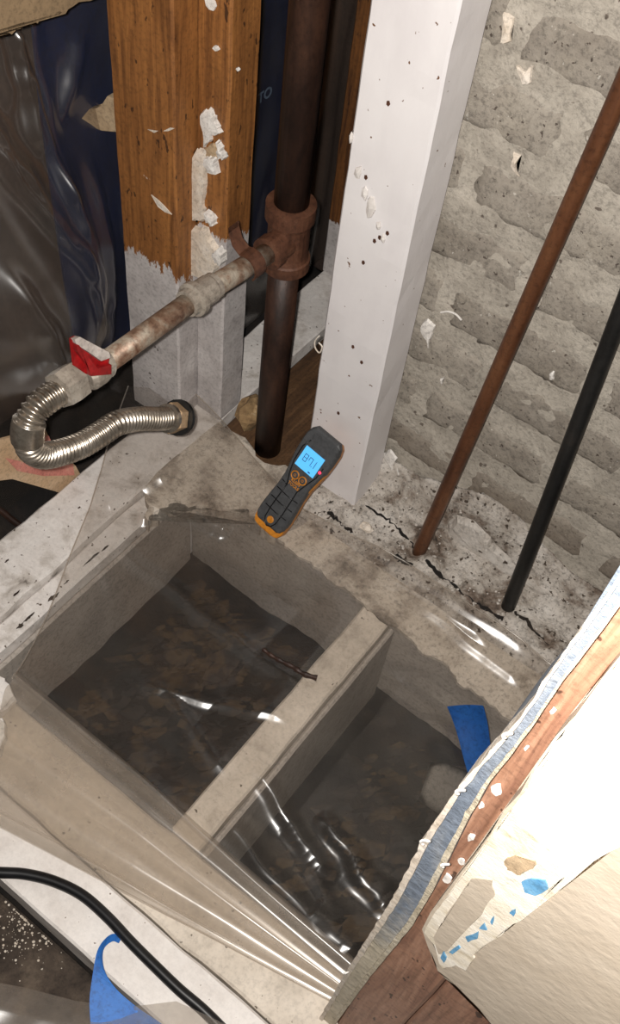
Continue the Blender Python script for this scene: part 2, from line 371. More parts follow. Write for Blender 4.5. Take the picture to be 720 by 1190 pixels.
for k in range(-3, 11):
    zc = .3012+.0925*k; off = (-.395 if k % 2 else -.300)+random.uniform(-.012, .012)
    for j in range(-1, 4):
        xc = off-.11+.222*j; me = random.choice(BM)
        if xc > .36 or xc+.1035 < -.47: continue
        if xc-.1035 < -.494:                                  # brick cut at the wall's end
            lc = xc+.1035+.494; xc = -.494+lc/2; me = brick_mesh(lc, .070, k+9)
        b = bpy.data.objects.new('brick', me); col.objects.link(b); b.parent = wall_back
        b.location = (xc, YB, zc+random.uniform(-.002, .002)); b.rotation_euler = (0, random.uniform(-.012, .012), 0)
# wall behind the hanging plastic
tag(beam('wall_left', -1.06, -1.0, -.2, 1.5, -.22, 1.35, 'backing', bev=0, step=.2, jit=0), kind='structure')
tag(beam('wall_far', -1.06, -.45, 1.46, 1.5, -.22, 1.35, 'backing', bev=0, step=.2, jit=0), kind='structure')
wrap = link('house_wrap', bpy.data.meshes.new('house_wrap'), None)
bm = gridbm(24, 24, lambda u, v: (lambda y, z: Vector((-.955+.008*noise.noise(Vector((y*7, z*5, 1))), y, z)))(.80+.60*u, -.05+1.33*v))
bmesh.ops.recalc_face_normals(bm, faces=bm.faces)
ext = bmesh.ops.extrude_face_region(bm, geom=bm.faces[:])
for e in ext['geom']:
    if isinstance(e, bmesh.types.BMVert): e.co.x -= .004
bmesh.ops.recalc_face_normals(bm, faces=bm.faces); bm.to_mesh(wrap.data); bm.free(); wrap.data.materials.append(M['navy'])
tag(wrap, 'navy blue printed wrap behind the plastic, between the brown and white studs', 'house wrap')
p = at_x(312, 108, -.944)
tx = link('lettering', textmesh('TO', .027), 'letter', None); tx.matrix_world = Matrix(((0, 0, 1, p.x), (1, 0, 0, p.y-.010), (0, 1, 0, p.z), (0, 0, 0, 1)))
bpy.context.view_layer.update()
tx.parent = wrap

# ------------------------------------------------------------ floor framing
tag(beam('left_sill_plate', -.786, -.692, .212, 1.44, -.06, 0, 'white_worn', jit=.003), 'flaking white painted sill plate running below the red valve', 'sill plate')
tag(beam('edge_joist', -.690, -.655, .30, .80, -.235, -.012, 'white_worn', jit=.003), 'white topped joist lining the left side of the larger pit', 'joist')
tag(beam('header_joist', -.653, .40, .742, .797, -.235, -.002, 'grey_side', jit=.004), 'grey header under the plastic along the foot of the brick wall', 'joist')
tag(beam('divider_joist', -.306, -.260, .307, .735, -.225, 0, 'beige', jit=.002), 'pale dusty joist dividing the two soil pits', 'joist')
tag(beam('front_beam', -.66, .40, .212, .305, -.235, -.002, 'beige', jit=.003), 'beige beam under folded plastic at the front of the pits', 'beam')
tag(beam('front_plank', -.80, .40, .133, .209, -.07, .0, 'white', jit=.0015), 'white painted plank under the black cord', 'plank')
ej = bpy.data.objects['edge_joist']
for px, py, la, lb in ((108, 648, .018, .0020), (122, 637, .010, .0016), (62, 694, .010, .0035), (40, 722, .012, .0022), (30, 732, .007, .0030), (78, 676, .006, .0016)):
    c = at_z(px, py, -.0105)
    if c.x < -.688 or c.x > -.658: c.x = -.664
    slab('bare_patch', [c+Vector((math.cos(t)*lb*random.uniform(.2, 1.3), math.sin(t)*la*random.uniform(.3, 1.2), 0)) for t in [i*.42 for i in range(15)]], (0, 0, 1), .0006, 'soil_out', ej)
sl = bpy.data.objects['left_sill_plate']
for px, py, la, lb in ((26, 694, .008, .0016), (8, 652, .005, .0014), (92, 590, .003, .0014)):
    c = at_z(px, py, .0012); c.x = max(-.78, min(-.70, c.x))
    slab('bare_patch', [c+Vector((math.cos(t)*lb*random.uniform(.4, 1.1), math.sin(t)*la*random.uniform(.5, 1.1), 0)) for t in [i*.62 for i in range(10)]], (0, 0, 1), .0010, 'rust_pipe', sl)
# joist side boards: the grey inner faces of the pits
tag(beam('pit_liner_board', -.653, -.645, .307, .735, -.235, -.03, 'grey_side', jit=.001), 'smooth grey board facing the left side of the larger pit', 'board')
tag(beam('joist_side_board', -.2585, -.250, .309, .733, -.225, -.012, 'grey_side', jit=.001), 'dark grey side of the dividing joist facing the smaller pit', 'board')
hd = bpy.data.objects['header_joist']
slab('mortar_cap', [at_z(x, y, -.002) for x, y in ((322, 628), (336, 640), (360, 655), (385, 678), (413, 698), (440, 722), (470, 740), (490, 762), (512, 770), (530, 795), (560, 812), (590, 838), (640, 870))]+[Vector((.15, .737, -.002)), Vector((.15, .797, -.002)), Vector((-.46, .797, -.002))], (0, 0, 1), .006, 'cap', hd, .004, 4)
# corner fill and mortar ledge
pts = [at_z(*p, 0) for p in ((172, 606), (186, 592), (215, 588), (250, 594), (285, 592), (300, 606), (322, 622))]+[Vector((-.475, .79, 0)), Vector((-.535, .855, 0)), Vector((-.60, .84, 0)), Vector((-.648, .856, 0)), Vector((-.690, .856, 0)), Vector((-.690, .68, 0))]
cf = slab('mortar_corner_fill', [Vector((q.x, q.y, -.03)) for q in pts], (0, 0, 1), .033, 'cap', None, .006, 5)
tag(cf, 'beige mortar filling the pit corner below the meter and hose end', 'mortar')
def ledge_pt(u, v):
    x = -.53+.89*u; y = .797+.158*v
    h = .004+.012*v+.016*max(0, fbm(Vector((x*11, y*11, 3))))+.006*fbm(Vector((x*38, y*38, 1)))
    up = max(0, (v-.8)/.2)
    h += up*(.035+.055*math.exp(-((x+.23)/.09)**2)+.02*noise.noise(Vector((x*14, 2, 0))))
    return Vector((x, y-.012*up, h-.012*(1-min(1, v*8))))
bm = gridbm(170, 44, ledge_pt)
ext = bmesh.ops.extrude_face_region(bm, geom=bm.faces[:])
for e in ext['geom']:
    if isinstance(e, bmesh.types.BMVert): e.co.z = -.10
tag(fin('mortar_ledge', bm, 'ledge', None, True), 'crumbly white and brown mortar ledge at the foot of the brick wall', 'mortar')
lg_ = bpy.data.objects['mortar_ledge']
def crack_shade(L, r):  # dark tube laid along the ledge; the crack's inner shade is put into its colour
    P_ = []
    for q in smooth_path([at_z(x, y, .02) for x, y in L], 6):
        q = q+Vector((random.uniform(-1, 1), random.uniform(-1, 1), 0))*.0022; v = min(1, max(0, (q.y-.797)/.158))
        P_.append(Vector((q.x, q.y, ledge_pt((q.x+.53)/.89, v).z-.0004)))
    fin('crack_shade', tube(P_, [max(.0006, r*(.5+noise.noise(q*60))) for q in P_], 6), 'soil', lg_)
crack_shade([(425, 583), (446, 596), (465, 611), (480, 627), (490, 642)], .0035)
crack_shade([(496, 650), (512, 662), (528, 676), (546, 690), (566, 702), (588, 713)], .0040)
crack_shade([(462, 640), (472, 648), (480, 650)], .0045)
crack_shade([(384, 592), (396, 604), (410, 612)], .0040)
crack_shade([(600, 706), (618, 722), (640, 745)], .0045)
tag(beam('floor_plank', -.688, -.535, .80, 1.42, -.05, -.018, 'wood_far', jit=.001), 'brown wooden plank lying behind the thick vertical pipe', 'plank')

# ------------------------------------------------------------ studs
sa = empty('brown_stud', (-.795, .865, 0))
tag(sa, 'broad brown timber stud with white painted foot, left of the plaster drips', 'stud')
beam('timber', -.845, -.742, .819, .93, -.03, 1.30, 'stud_a', sa, jit=.0012)
sb = empty('brown_grained_stud', (-.695, .90, 0))
tag(sb, 'grained brown timber stud with cream plaster drips and white painted foot', 'stud')
beam('timber', -.7405, -.690, .858, .913, .002, 1.30, 'stud_b', sb, jit=.0012)
def z36(L): return [(180+x/3.6, 100+y/3.6) for x, y in L]
FL = [([(200, 110), (235, 85), (262, 120), (290, 190), (265, 200), (240, 185), (240, 230), (215, 255)], .010, 'plaster_white'),
      ([(50, 225), (110, 190), (170, 165), (150, 200), (150, 235), (55, 265)], .006, 'plaster_tan'),
      ([(105, 205), (165, 175), (140, 240), (110, 245)], .011, 'plaster'),
      ([(245, 280), (268, 300), (277, 360), (240, 350), (220, 310)], .014, 'plaster_white'),
      ([(160, 290), (190, 262), (215, 255), (222, 400), (210, 500), (225, 560), (165, 570), (157, 450)], .010, 'plaster'),
      ([(165, 580), (228, 588), (250, 640), (268, 690), (270, 760), (220, 800), (160, 790)], .013, 'plaster'),
      ([(130, 360), (165, 338), (168, 368), (135, 388)], .014, 'plaster_white'), ([(128, 405), (165, 400), (160, 428)], .010, 'plaster_white'),
      ([(225, 512), (265, 550), (265, 572), (235, 557)], .016, 'plaster_white'), ([(258, 682), (280, 665), (302, 690), (292, 740), (270, 722)], .016, 'plaster_white'),
      ([(270, 220), (285, 240), (302, 278), (300, 302), (280, 290)], .012, 'plaster_white'), ([(212, 255), (250, 235), (280, 292), (250, 300), (222, 320)], .005, 'plaster_tan')]
for poly, th, m in FL:
    slab('plaster_flake', [at_y(x, y, .8585) for x, y in z36(poly)], (0, -1, 0), th*.75, m, sb, .003, 4, .0015)
for px, py, r in ((218, 9, .006), (246, 4, .008), (252, 55, .004), (278, 80, .0025)):
    c = at_y(px, py, .857); slab('plaster_flake', [c+Vector((math.cos(a)*r*random.uniform(.6, 1.3), 0, math.sin(a)*r*random.uniform(.6, 1.3))) for a in [i*.9 for i in range(7)]], (0, -1, 0), .003, 'plaster_white', sb)
for L in ([(172, 150), (178, 151), (184, 152), (180, 154)], [(190, 152), (198, 148), (203, 149), (196, 152)], [(176, 226), (184, 232), (192, 240), (200, 249), (192, 246), (184, 240)]):
    slab('plaster_smear', [at_y(x, y, .8185) for x, y in L], (0, -1, 0), .0012, 'plaster', sa)
# chip of drywall poking from behind the stud
tag(slab('drywall_chip', [at_y(x, y, .852) for x, y in ((101, 134), (110, 123), (124, 119), (131, 108), (150, 112), (150, 150), (124, 148), (112, 141))], (0, -1, 0), .010, 'plaster_tan', None, .002, 2), 'small pointed tan drywall chip poking out left of the brown stud', 'drywall chip')
tag(slab('drywall_remnant', [at_x(x, y, -.80) for x, y in ((-420, -420), (-420, 130), (-200, 80), (-60, 44), (0, 32), (14, 28), (18, 20), (34, 22), (46, 13), (64, 10), (74, 3), (95, -4), (128, -20), (112, -420))], (1, 0, 0), .012, 'old_board', None, .003, 3), 'torn tan drywall edge hanging above the plastic in the upper corner', 'drywall')
ws = empty('white_stud', (-.47, .89, 0))
tag(ws, 'white painted wall stud standing in front of the brick', 'stud')
beam('timber', -.518, -.420, .858, .925, .008, 1.30, 'white_stud', ws, jit=.0012)
for px, py, r in ((430, 240, .009), (424, 225, .006), (445, 277, .004), (440, 262, .004), (416, 200, .006), (408, 160, .004)):
    c = at_y(px, py, .8575); slab('paint_blister', [c+Vector((math.cos(a)*r*random.uniform(.5, 1), 0, 1.8*math.sin(a)*r*random.uniform(.6, 1.2))) for a in [i*.9 for i in range(7)]], (0, -1, 0), .0015, 'white', ws, bulge=.002)
for px, py in ((451, 120), (425, 206), (450, 271), (435, 280), (441, 276), (422, 305), (410, 403), (420, 421), (393, 480)):
    c = at_y(px, py, .857); slab('nail_hole', [c+Vector((math.cos(a)*.0025, 0, math.sin(a)*.0035)) for a in [i*1.2566 for i in range(5)]], (0, -1, 0), .0006, 'rust_fit', ws)
wt = fin('wire_tie', tube(smooth_path([at_y(x, y, .853) for x, y in ((371, 390), (366, 396), (366, 404), (371, 410), (374, 403), (370, 398))], 5), .0011, 6), 'plaster', None, True)
tag(wt, 'tiny cream wire loop at the left edge of the white stud', 'wire')
sf = tag(beam('far_stud', -.784, -.700, 1.262, 1.36, .003, 1.30, 'stud_far', jit=.001), 'dark brown far stud half hidden behind the white stud', 'stud')

# ------------------------------------------------------------ vent pipe
VX, VY = -.602, .878
vp = empty('vent_pipe', (VX, VY, 0)); tag(vp, 'thick rusty vertical pipe with tee fitting, beside the brown stud', 'pipe')
fin('lower_pipe', tube([(VX-.003, VY, -.017), (VX-.003, VY, .15), (VX-.002, VY, .385)], [.0215, .0215, .0215], 22), 'rust_pipe', vp, True)
fin('upper_pipe', tube([(VX, VY, .46), (VX, VY, .9), (VX-.002, VY, 1.30)], .0225, 22), 'rust_pipe', vp, True)
tee = fin('tee_fitting', tube([(VX, VY, z) for z in (.372, .374, .390, .392, .398, .445, .451, .453, .474, .476)], [.024, .0315, .0315, .029, .0275, .0275, .029, .0325, .0325, .024], 26), 'rust_fit', vp)
fin('tee_outlet', tube([(VX+.004, y, .425) for y in (VY-.015, VY-.035, VY-.036, VY-.05, VY-.052)], [.020, .020, .0225, .0225, .015], 20), 'rust_fit', tee)
# ------------------------------------------------------------ gas pipe with valve
GX = -.597
G = lambda px, py: at_x(px, py, GX)
gp = empty('gas_pipe', (GX, .67, .44)); tag(gp, 'horizontal galvanised gas pipe with coupling and valve, crossing the brown studs', 'pipe')
p0 = Vector((GX, VY-.05, .428)); p1 = G(232, 343); p2 = G(125, 420)
fin('far_pipe', tube([p0, p0.lerp(p1, .5), p1], .0138, 20), 'galv', gp, True)
fin('near_pipe', tube([p1, p1.lerp(p2, .5), p2], .0130, 20), 'galv', gp, True)
d = (p2-p0).normalized(); cp = p1
fin('coupling', tube([cp-d*t for t in (.028, .027, .020, .018, -.004, -.006, -.014, -.016, -.024, -.0245)], [.014, .0165, .0165, .0175, .0175, .0215, .0215, .0175, .0165, .014], 20), 'fit_galv', gp)
# strap holding the pipe to the stud
ps = p0.lerp(p1, .28)
def strap_pt(a): return ps+Vector((math.sin(a)*.0165, 0, math.cos(a)*.0165))
bm = bmesh.new(); prev = None
path = [ps+Vector((-.034, .010, .034)), ps+Vector((-.030, .006, .030)), ps+Vector((-.019, 0, .022))]+[strap_pt(-.5+i*.35) for i in range(9)]
for q in path:
    ring = [bm.verts.new(q+Vector((0, s, 0))+(q-ps).normalized()*t) for s, t in ((-.010, 0), (.010, 0), (.010, .0025), (-.010, .0025))]
    if prev:
        for i in range(4): bm.faces.new((prev[i], prev[(i+1) % 4], ring[(i+1) % 4], ring[i]))
    else: bm.faces.new(ring)
    prev = ring
bm.faces.new(prev)
fin('pipe_strap', bm, 'rust_fit', gp)
# valve body and red handle
va = G(112, 428); vb = G(88, 444)
body = fin('valve_body', tube([p2+(-d)*0, p2+d*.004, va-d*.012, va-d*.002, va+d*.014, va+d*.02], [.0135, .017, .0165, .019, .019, .0155], 18), 'fit_galv', gp)
hc = G(103, 411)
def HP(px, py): return at_x(px, py, GX+.018)
# lever: a folded red metal paddle, worn pale on its upper flange
q = [HP(80, 393), HP(86, 390), HP(120, 408), HP(124, 413), HP(122, 432), HP(97, 433), HP(84, 424), HP(82, 408)]
slab('handle', q, (1, 0, .15), .004, 'red', gp)
slab('handle_flange', [HP(81, 393), HP(87, 390), HP(121, 408), HP(123, 414), HP(112, 418), HP(98, 408), HP(83, 399)], (.9, -.2, .6), .012, 'red_worn', gp)
slab('handle_rib', [HP(81, 396), HP(84, 397), HP(106, 424), HP(122, 420), HP(122, 431), HP(98, 433), HP(94, 420), HP(82, 404)], (1, -.1, .3), .011, 'red', gp)
# union nut
un = G(78, 448)
fin('union_nut', tube([un-d*.016, un-d*.015, un+d*.0, un+d*.012, un+d*.013], [.014, .0215, .0225, .0215, .014], 6), 'fit_galv', gp)
# ------------------------------------------------------------ corrugated hose
fh = empty('flex_hose', G(40, 500)); tag(fh, 'silver corrugated flexible gas hose bent into a loop, with brass end nut', 'hose')
hp = [G(69, 455), G(55, 464), G(42, 475), G(34, 490), G(32, 507), G(36, 522), G(50, 529), G(70, 526), G(95, 517), G(117, 504), G(136, 492), G(160, 487), G(180, 487), G(196, 486)]
path = smooth_path(hp, 26)
# resample evenly
L = [0]
for a, b in zip(path, path[1:]): L.append(L[-1]+(b-a).length)
N = 430; rs = []; j = 0
for i in range(N+1):
    t = L[-1]*i/N
    while j < len(L)-2 and L[j+1] < t: j += 1
    rs.append(path[j].lerp(path[j+1], (t-L[j])/max(1e-9, L[j+1]-L[j])))
rad = [.0142+.0016*math.cos(2*math.pi*(L[-1]*i/N)/.0062) for i in range(N+1)]
fin('hose_tube', tube(rs, rad, 20), 'steel', fh, True)
k = int(N*.17)
fin('hose_band', tube(rs[k-14:k+18:2], .0178, 20), 'steel', fh, True)
e = rs[-1]; de = (rs[-1]-rs[-8]).normalized()
fin('collar', tube([e-de*.006, e-de*.005, e+de*.001, e+de*.002], [.013, .019, .019, .013], 18), 'steel', fh)
fin('end_nut', tube([e+de*.001, e+de*.002, e+de*.018, e+de*.0195], [.015, .0205, .0205, .017], 6), 'brass', fh)
fin('end_flange', tube([e+de*.0195, e+de*.020, e+de*.026, e+de*.027], [.014, .024, .024, .016], 18), 'thin_black', fh)
# ------------------------------------------------------------ thin vertical pipes
a = at_z(487, 640, .008); b = at_y(737, 70, .915)
a2 = at_z(590, 705, .01); b2 = at_y(728, 345, .915); b2t = b2+(b2-a2)*1.2
tag(fin('thin_brown_pipe', tube([a+(b-a)*t for t in (-.02, .02, .3, .6, 1, 1.6)], .0105, 18), 'thin_brown', None, True), 'slim rusty brown pipe rising in front of the brick wall', 'pipe')
tag(fin('thin_black_pipe', tube([a2, a2.lerp(b2, .04), a2.lerp(b2, .3), a2.lerp(b2, .6), b2, b2t], .0105, 18), 'thin_black', None, True), 'slim black pipe in front of the brick wall, nearest the drywall', 'pipe')
# ------------------------------------------------------------ plaster splats on the bricks
def splat(L, th=.003, mat='plaster_white', jit=.0015):
    slab('plaster_splat', [at_y(x, y, YB-.006) for x, y in L], (0, -1, 0), th, mat, wall_back, jit, 3, .002)
splat([(490, 376), (497, 370), (502, 374), (506, 378), (503, 388), (499, 395), (498, 405), (496, 395), (489, 384)])
splat([(444, 526), (454, 522), (462, 532), (457, 540), (461, 560), (456, 556), (452, 542)])
splat([(597, 176), (606, 180), (600, 190), (604, 205), (594, 192)], .003, 'plaster')
splat([(600, 75), (612, 82), (620, 76), (617, 96), (608, 98)], .003, 'plaster'); splat([(640, 432), (646, 430), (644, 440), (639, 440)])
splat([(512, 440), (516, 437), (514, 446)]); splat([(585, 14), (598, 20), (594, 48), (582, 50)], .003, 'plaster')
fin('plaster_curl', tube(smooth_path([at_y(x, y, YB-.009) for x, y in ((512, 363), (520, 362), (529, 365), (536, 372))], 5), .0014, 6), 'plaster_white', wall_back)
fin('plaster_curl', tube(smooth_path([at_y(x, y, YB-.009) for x, y in ((461, 545), (464, 556), (462, 568))], 5), .0016, 6), 'plaster_white', wall_back)
# rendered white mortar patches over the wall foot
wp = slab('plaster_patch', [at_y(x, y, .918) for x, y in ((505, 632), (520, 612), (531, 598), (548, 604), (562, 618), (575, 632), (592, 650), (602, 662), (640, 690), (630, 706), (600, 700), (560, 690), (530, 672))], (0, -1, .3), .010, 'ledge_w', wall_back, .004, 4, .002)
tag(chunk('rubble_chunk', (-.656, .893, .020), .028, 'rock', None, (.75, .8, 1.35), 2), 'ochre rubble chunk wedged between the brown stud and vent pipe', 'rubble')
tag(chunk('mortar_chip', at_z(426, 613, .012), .009, 'plaster', None, (1.3, .8, .6), 5), 'cream mortar chip lying right of the white stud foot', 'mortar chip')
# crumbs on the ledge (uncountable)
bm = bmesh.new()
for i in range(420):
    x = random.uniform(-.525, .05); y = random.uniform(.80, .94)
    q = ledge_pt((x+.53)/.89, (y-.797)/.158); r = random.choice((.0008, .0012, .0016, .0024))
    vs = bmesh.ops.create_icosphere(bm, subdivisions=1, radius=r)['verts']
    for v in vs: v.co = Vector((v.co.x*random.uniform(.7, 1.4), v.co.y*random.uniform(.7, 1.4), v.co.z*.7))+Vector((q.x, q.y, q.z+r*.3))
tag(fin('mortar_crumbs', bm, 'ledge_w'), 'scattered mortar crumbs on the ledge below the brick wall', 'crumbs', kind='stuff')

# ------------------------------------------------------------ soil litter (uncountable)
bm = bmesh.new()
def leaf(x, y, z, s, mixed=None):
    a = random.uniform(0, 6.28); n = 6; tl = Vector((random.uniform(-.4, .4), random.uniform(-.4, .4), 1)).normalized()
    ax = tl.orthogonal().normalized(); ay = tl.cross(ax); vs = []
    for i in range(n):
        t = 6.283*i/n+a; k = random.uniform(.6, 1.1)
        vs.append(bm.verts.new(Vector((x, y, z))+ax*math.cos(t)*s*k+ay*math.sin(t)*s*.55*k+tl*random.uniform(-.15, .15)*s))
    c = bm.verts.new(Vector((x, y, z+s*.1)))
    for i in range(n): bm.faces.new((vs[i], vs[(i+1) % n], c))
for i in range(1200):
    leaf(random.uniform(-.60, -.35) if i % 2 else random.uniform(-.21, .30), random.uniform(.345, .70), -.216+random.uniform(-.006, .012), random.choice((.006, .010, .016, .026)))
tag(fin('leaf_litter', bm, 'leaf'), 'dark leaf litter covering the soil in the pits', 'leaf litter', kind='stuff')
bm = bmesh.new()
for i in range(170):
    x = random.gauss(-.385, .022); y = min(.126, random.gauss(.112, .018)); r = random.choice((.0005, .0007, .001, .0018))
    for v in bmesh.ops.create_icosphere(bm, subdivisions=1, radius=r)['verts']: v.co += Vector((x, y, -.088))
tag(fin('plaster_crumbs', bm, 'plaster'), 'pale plaster crumbs on the dirt beside the white plank', 'crumbs', kind='stuff')
bm = gridbm(60, 30, lambda u, v: (lambda x, y: Vector((x, y, -.092+.005*fbm(Vector((x*20, y*20, 4))))))(-1.0+1.4*u, -.25+.38*v))
ext = bmesh.ops.extrude_face_region(bm, geom=bm.faces[:])
for e in ext['geom']:
    if isinstance(e, bmesh.types.BMVert): e.co.z = -.2
tag(fin('dirt_bank', bm, 'soil_out', None, True), 'bare brown dirt in the lower left outside the white plank', 'dirt')
bm = gridbm(20, 50, lambda u, v: (lambda x, y: Vector((x, y, -.075+.008*fbm(Vector((x*16, y*16, 4))))))(-1.0+.212*u, .14+1.2*v))
ext = bmesh.ops.extrude_face_region(bm, geom=bm.faces[:])
for e in ext['geom']:
    if isinstance(e, bmesh.types.BMVert): e.co.z = -.2
tag(fin('dirt_strip', bm, 'soil', None, True), 'dark dirt strip beyond the white sill plate', 'dirt')

# ============================================================ SMALL THINGS
# moisture meter, leaning on the white stud
O = at_z(305, 617, .034); T = at_y(381, 506, .826)
Lx = (T-O); LEN = Lx.length; Lx.normalize(); Wx = (Vector((1, 0, 0))-Lx*Lx.x).normalized(); Nx = Wx.cross(Lx)
mt = empty('moisture_meter', O-Nx*.03); tag(mt, 'orange and charcoal handheld moisture meter with lit blue screen', 'meter')
def P(u, v, h): return O+Wx*u+Lx*v*LEN+Nx*h
prof = [(0, .012), (.008, .0185), (.022, .0230), (.06, .0262), (.14, .0268), (.25, .0255), (.38, .0235), (.5, .0235), (.6, .0262), (.70, .0292), (.80, .0302), (.90, .0300), (.96, .0270), (1.0, .0215)]
def outline(s, e=0, sh=0):
    return [(w*s, (min(1-e, max(e, v)))*(1-sh)+sh if sh >= 0 else min(1-e, max(e, v))*(1+sh)) for v, w in prof]+[(-w*s, (min(1-e, max(e, v)))*(1-sh)+sh if sh >= 0 else min(1-e, max(e, v))*(1+sh)) for v, w in prof[::-1]]
def loft(name, layers, mat, parent, sh=0):
    bm = bmesh.new(); R = []
    for s, e, h in layers: R.append([bm.verts.new(P(u, v, h)) for u, v in outline(s, e, sh)])
    n = len(R[0])
    for a, b in zip(R, R[1:]):
        for i in range(n): bm.faces.new((a[i], a[(i+1) % n], b[(i+1) % n], b[i]))
    bm.faces.new(R[0][::-1]); bm.faces.new(R[-1])
    bmesh.ops.triangulate(bm, faces=[f for f in bm.faces if len(f.verts) > 4])
    return fin(name, bm, mat, parent)
loft('shell', [(.84, .03, -.030), (.94, .008, -.026), (1.0, 0, -.016), (1.0, 0, -.006), (.97, .012, -.0045)], 'orange', mt, -.02)
cv = loft('rubber_cover', [(.97, .008, -.0125), (1.012, .0, -.0105), (1.012, .002, -.006), (.98, .008, -.002), (.92, .026, 0)], 'dark', mt, .055)
def pbox(name, u0, u1, v0, v1, h0, h1, mat, parent):
    bm = bmesh.new(); q = [bm.verts.new(P(u, v, h)) for h in (h0, h1) for v in (v0, v1) for u in (u0, u1)]
    for f in ((0, 2, 3, 1), (4, 5, 7, 6), (0, 1, 5, 4), (1, 3, 7, 5), (3, 2, 6, 7), (2, 0, 4, 6)): bm.faces.new([q[i] for i in f])
    return fin(name, bm, mat, parent)
def pline(name, L, r, mat, parent): return fin(name, tube([P(u, v, .0002) for u, v in L], r, 6), mat, parent, True)
sc = pbox('screen', -.0175, .0175, .640, .825, -.001, .0012, 'lcd', mt)
SEG = {'8': 'abcdefg', '7': 'abcf', '1': 'bc'}
def digit(ch, cu, cv_, w, h):
    g = {'a': (-1, 1, 1, 1), 'b': (1, 1, 1, 0), 'c': (1, 0, 1, -1), 'd': (-1, -1, 1, -1), 'e': (-1, 0, -1, -1), 'f': (-1, 1, -1, 0), 'g': (-1, 0, 1, 0)}
    bm = bmesh.new()
    for s in SEG[ch]:
        x0, y0, x1, y1 = g[s]; t = .00075
        A = (cu+min(x0, x1)*w-t*.6, cv_+min(y0, y1)*h-t/LEN*.6); B = (cu+max(x0, x1)*w+t*.6, cv_+max(y0, y1)*h+t/LEN*.6)
        q = [bm.verts.new(P(u, v, hh)) for hh in (.0012, .0015) for v in (A[1], B[1]) for u in (A[0], B[0])]
        for f in ((0, 2, 3, 1), (4, 5, 7, 6), (0, 1, 5, 4), (1, 3, 7, 5), (3, 2, 6, 7), (2, 0, 4, 6)): bm.faces.new([q[i] for i in f])
    fin('digit', bm, 'screen_ink', sc)
digit('8', -.0085, .738, .0028, .030); digit('7', .0005, .738, .0028, .030); digit('1', .0075, .738, .0022, .030)
pbox('decimal_point', .0052, .0064, .704, .711, .0012, .0015, 'screen_ink', sc)
pbox('unit_mark', .006, .010, .652, .662, .0012, .0015, 'screen_ink', sc)
for u in (-.0072, .0072):
    bt = fin('button', tube([P(u, .565, h) for h in (-.001, .0008, .0010)], [.0052, .0052, .0046], 18), 'dark', mt)
    fin('button_ring', tube([P(u+.0060*math.cos(t), .565+.0060*math.sin(t)/LEN, .0006) for t in [i*.3307 for i in range(20)]], .0011, 6), 'orange', bt, True)
    fin('button_mark', tube([P(u+.0018*math.cos(t), .565+.0018*math.sin(t)/LEN, .0012) for t in [i*.78 for i in range(9)]], .0005, 5), 'orange', bt, True)
pb = fin('power_button', tube([P(0, .125, h) for h in (-.001, .0012, .0016)], [.0056, .0056, .0046], 18), 'orange', mt)
lg = link('logo_lettering', textmesh('KLEIN\nTOOLS', .0062), 'orange', None)
lc = P(0, .50, .0004); lg.matrix_world = Matrix(((Wx.x, Lx.x, Nx.x, lc.x), (Wx.y, Lx.y, Nx.y, lc.y), (Wx.z, Lx.z, Nx.z, lc.z), (0, 0, 0, 1)))
bpy.context.view_layer.update(); mw = lg.matrix_world.copy(); lg.parent = mt; lg.matrix_parent_inverse = mt.matrix_world.inverted(); lg.matrix_world = mw
pline('groove', [(-.0098, .46), (-.0105, .35), (-.0110, .22), (-.0100, .12), (-.006, .075), (0, .062), (.006, .075), (.0100, .12), (.0110, .22), (.0105, .35), (.0098, .46), (.0165, .58), (.0215, .66), (.0225, .76)], .0010, 'black', mt)
pline('groove', [(-.0098, .46), (-.0165, .55), (-.0215, .66), (-.0225, .80), (-.017, .88)], .0010, 'black', mt)
for v in (.20, .29, .38, .455):
    pline('groove', [(-.0205, v+.008), (0, v), (.0205, v+.008)] if v < .45 else [(-.020, v+.01), (-.0098, v)], .0008, 'black', mt)
fin('indicator_led', tube([P(.0215, .715, h) for h in (-.001, .0012, .0018)], [.0022, .0022, .0012], 10), 'led', mt)

# twig on the dividing joist
tw = fin('twig', tube(smooth_path([at_z(x, y, .026) for x, y in ((305, 754), (314, 761), (326, 768), (340, 775), (352, 783), (368, 788))], 6), [.0026+.0014*(i/30)+.0006*math.sin(i*1.3) for i in range(31)], 9), 'rust_pipe')
tag(tw, 'short brown twig lying across the dividing joist', 'twig')
rd = fin('rusty_rod', tube(smooth_path([at_z(x, y, -.05) for x, y in ((-12, 585), (2, 594), (14, 604), (26, 613))], 5), .0055, 9), 'rust_pipe'); tag(rd, 'short rusty rod end at the left edge beside the sill plate', 'rod')
# cardboard behind the hose loop
cb = empty('cardboard_scrap', at_z(40, 545, -.03)); tag(cb, 'tan cardboard scrap with pink print behind the hose loop', 'cardboard')
slab('sheet', [at_x(x, y, -.80) for x, y in ((-30, 515), (15, 505), (25, 480), (40, 470), (50, 505), (62, 520), (85, 540), (90, 549), (70, 572), (56, 566), (50, 552), (-30, 560))], (1, 0, .3), .006, 'card', cb, .002, 2)
slab('print_band', [at_x(x, y, -.789) for x, y in ((6, 532), (40, 540), (84, 539), (86, 552), (50, 553), (20, 547))], (1, 0, .3), .0012, 'card_red', cb)
slab('print_band', [at_x(x, y, -.789) for x, y in ((46, 508), (56, 506), (64, 524), (50, 520))], (1, 0, .3), .0012, 'card_red', cb)
